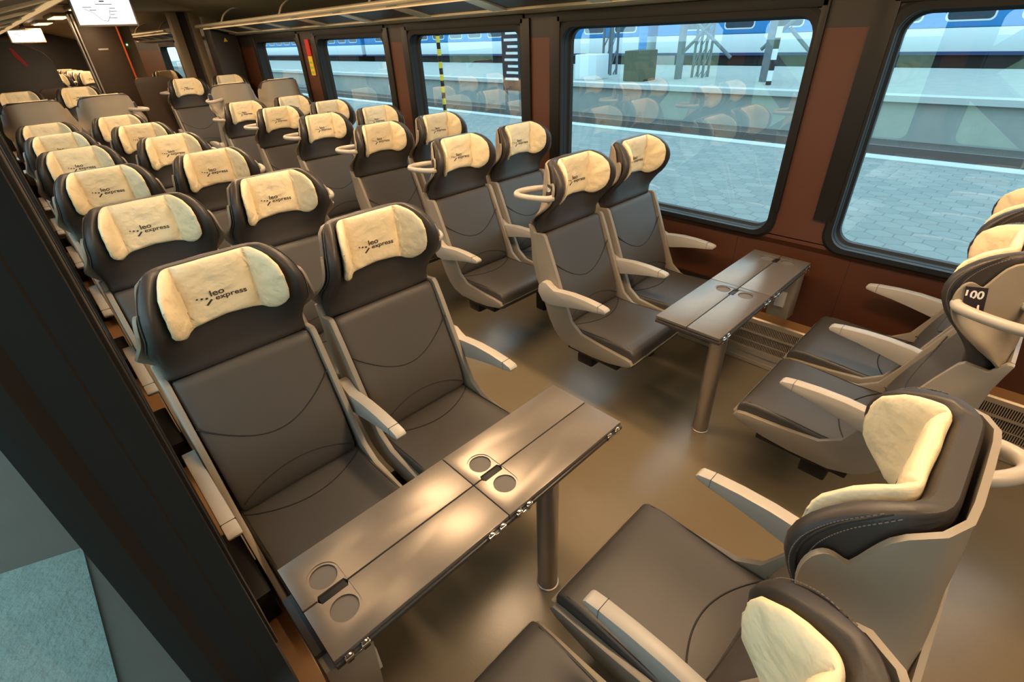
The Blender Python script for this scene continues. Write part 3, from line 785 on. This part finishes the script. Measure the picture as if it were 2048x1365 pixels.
# ------------------------------------------------------------ outside, right
o = MB().box(1.75, 8.2, -20, 60, -1.0, -.10).build('platform_paving', paver_m, smooth=False); struct(o)
o = MB().box(8.2, 8.5, -20, 60, -1.0, -.085).build('platform_kerb', kerb_m, smooth=False); struct(o)
o = MB().box(8.4, 70, -20, 90, -1.1, -.55).build('track_ground', ballast, smooth=False); tag(o, 'dark stone ballast under the tracks', 'gravel', kind='stuff')
o = MB().box(12.6, 20.4, -20, 80, -1.0, .30).build('far_platform', conc_m, smooth=False); struct(o)
o = MB().box(12.45, 12.85, -20, 80, .22, .34).build('far_platform_kerb', kerb_m, smooth=False); struct(o)
for i, x in enumerate((9.6, 11.05)):
    o = MB().box(x-.035, x+.035, -20, 80, -.55, -.40).box(x-.07, x+.07, -20, 80, -.55, -.535).build('rail', rail_m, smooth=False)
    tag(o, 'steel rail %s' % ('nearer to the paved platform', 'nearer to the far platform'), 'rail', 'track rails') if False else tag(o, ('steel rail nearer to the paved platform', 'steel rail nearer to the far platform')[i], 'rail', 'track rails')
def coach(x, y0, y1, label):
    t = empty('passenger_coach', (x, (y0+y1)/2, -.6)); oy = (y0+y1)/2; L = (y1-y0)/2
    MB().box(0, 2.8, -L, L, 1.92, 4.2, .1).build('upper_body', blue_m, t)
    MB().box(.0, 2.8, -L, L, 1.24, 1.92, .02).build('lower_body', white_m, t)
    MB().box(-.01, 2.8, -L, L, 1.14, 1.24).build('stripe', navy_m, t)
    MB().box(.15, 2.6, -L+1, L-1, .55, 1.14).build('underframe', dark, t)
    n = int((y1-y0)/1.9)
    for i in range(n):
        y = -L+1.2+i*1.9
        p = [(a, b) for a, b in rrect(y-.6, y+.6, 2.15, 3.0, .12)]
        fr = MB().prism(rrect(y-.65, y+.65, 2.10, 3.05, .14), -.012, .02, 'x').build('window_frame', white_m, t, smooth=False)
        MB().prism(p, -.018, -.011, 'x').build('window_glass', tglass_m, fr, smooth=False)
    for y in (-L+3.2, L-3.2):
        for d in (-1.25, 1.25):
            MB().cyl((.2, y+d, .46), (.34, y+d, .46), .46, n=28).build('wheel', rail_m, t)
    tag(t, label, 'train coach', 'blue and white train coaches')
coach(22.5, -12, 14.0, 'blue and white coach of parked train seen through the nearest right windows')
coach(22.5, 14.6, 41, 'next blue coach of the parked train, through the middle right windows')
coach(22.5, 41.6, 67, 'farthest blue coach, seen through the far right windows')
def striped(x, y, h, m1, m2, n, label, rr=.05):
    t = empty('striped_pole', (x, y, -.1))
    for par, m, nm in ((0, m1, 'light_bands'), (1, m2, 'dark_bands')):
        mb = MB()
        for i in range(n):
            if i % 2 == par: mb.cyl((0, 0, h*i/n), (0, 0, h*(i+1)/n), rr, n=12)
        mb.build(nm, m, t)
    tag(t, label, 'pole', 'striped poles on the platform')
striped(7.6, 11.25, 3.2, yellow_m, black, 22, 'yellow and black striped pole through the middle right window')
striped(14.0, 5.15, 4.0, white_m, black, 16, 'white and black striped pole through the largest right window', .07)
def lattice(x, y, h, label):
    t = empty('lattice_mast', (x, y, -.05)); mb = MB()
    for dx, dy in ((-.18, -.18), (.18, -.18), (.18, .18), (-.18, .18)): mb.box(dx-.03, dx+.03, dy-.03, dy+.03, 0, h)
    mb.build('mast_legs', mast_m, t); br = MB(); k = int(h/.6)
    for i in range(k):
        a = i*.6
        for s in (-.18, .18):
            br.tube([(-.18, s, a), (.18, s, a+.6)], .014, 5); br.tube([(s, -.18, a+.6), (s, .18, a)], .014, 5)
    br.build('mast_bracing', mast_m, t)
    tag(t, label, 'mast', 'lattice masts')
lattice(15.6, 8.0, 7, 'lattice mast beyond the tracks, centre of the large right window')
lattice(15.6, 11.6, 7, 'lattice mast beyond the tracks, left part of the large right window')
lattice(15.6, 3.2, 7, 'lattice mast seen through the nearest right window')
o = MB().tube([(0, 0, 0), (0, 0, 3)], .14, 16).build('blue_post', blue_m); o.location = (15.5, 10.2, -.05); tag(o, 'thick blue platform post beside a lattice mast', 'post')
ga = empty('braced_gantry', (14.8, 5.6, .3))
MB().box(-.12, .12, -.10, .10, 0, 5).build('gantry_post', mast_m, ga)
for (ya, za, yb, zb) in ((8.3, 1.0, 7.3, 1.9), (7.9, 1.8, 6.7, .9), (5.85, 1.1, 4.9, 2.0), (5.2, 1.6, 4.4, .9)):
    MB().tube([(0, ya-5.6, za-.3), (0, yb-5.6, zb-.3)], .05, 8).build('diagonal_strut', mast_m, ga)
MB().box(-.1, .1, -1.25, 2.75, 1.72, 1.86).box(-.1, .1, -1.3, -1.15, 0, 1.8).box(-.1, .1, 2.65, 2.8, 0, 1.8).build('gantry_frame', mast_m, ga)
tag(ga, 'grey braced frame with tall post through the large right window', 'gantry')
o = MB().box(13.6, 14.4, 8.9, 9.6, .3, 1.15, .03).build('equipment_cabinet', dark); tag(o, 'dark equipment cabinet on the far platform behind the blue post', 'cabinet')
o = MB().box(13.6, 14.3, 10.7, 11.6, .3, 1.05, .03).build('equipment_cabinet', white_m); tag(o, 'pale equipment cabinet on the far platform, left in the large window', 'cabinet')
nb = empty('notice_board', (9.0, 9.95, -.1))
MB().box(-.04, .04, -.35, .35, .55, 2.3).build('board', sign_k, nb)
mb = MB()
for i in range(9): mb.box(-.05, -.041, -.25, .25-.06*(i % 3), .8+i*.15, .86+i*.15)
mb.build('notice_sheet', white_i, nb); MB().box(-.03, .03, -.3, -.24, 0, .55).box(-.03, .03, .24, .3, 0, .55).build('board_leg', mast_m, nb)
tag(nb, 'dark notice board with white sheets on the platform', 'notice board')
# diagonal braces of a shelter by the platform edge
# ------------------------------------------------------------ outside, left
o = MB().prism([(-1.88, -6), (-1.93, 1.66), (-3.8, 2.35), (-3.8, -6)], -.3, -.10, 'z').build('platform_asphalt', asph_l, smooth=False); struct(o)
o = MB().box(-3.8, -1.60, -6, 40, -.4, -.115).build('platform_edge_slab', slab_m, smooth=False); struct(o)
o = MB().box(-60, -3.8, -30, 60, -.5, -.14).build('grass_bank', grass_m, smooth=False); tag(o, 'dry yellow-green grass beyond the left platform', 'grass', kind='stuff')
def brace(pts, label):
    o = MB().prism(pts, -4.1, -3.8, 'x', .01).build('diagonal_brace', brace_m, smooth=False); tag(o, label, 'brace', 'steel braces on the left platform')
brace([(3.95, 2.38), (3.55, 2.38), (1.76, .70), (1.86, .40)], 'upper leaning brace on left platform, mirrored in largest right window')
brace([(3.10, -.14), (2.40, -.14), (1.76, .42), (1.80, .78)], 'lower leaning brace on left platform, mirrored in largest right window')
brace([(-1.15, 2.10), (-.85, 2.25), (.25, 1.30), (.15, 1.02)], 'upper leaning brace left of the coach, mirrored in nearest right window')
brace([(-1.75, -.14), (-1.30, -.14), (.24, 1.05), (.10, 1.30)], 'lower leaning brace left of the coach, mirrored in nearest right window')
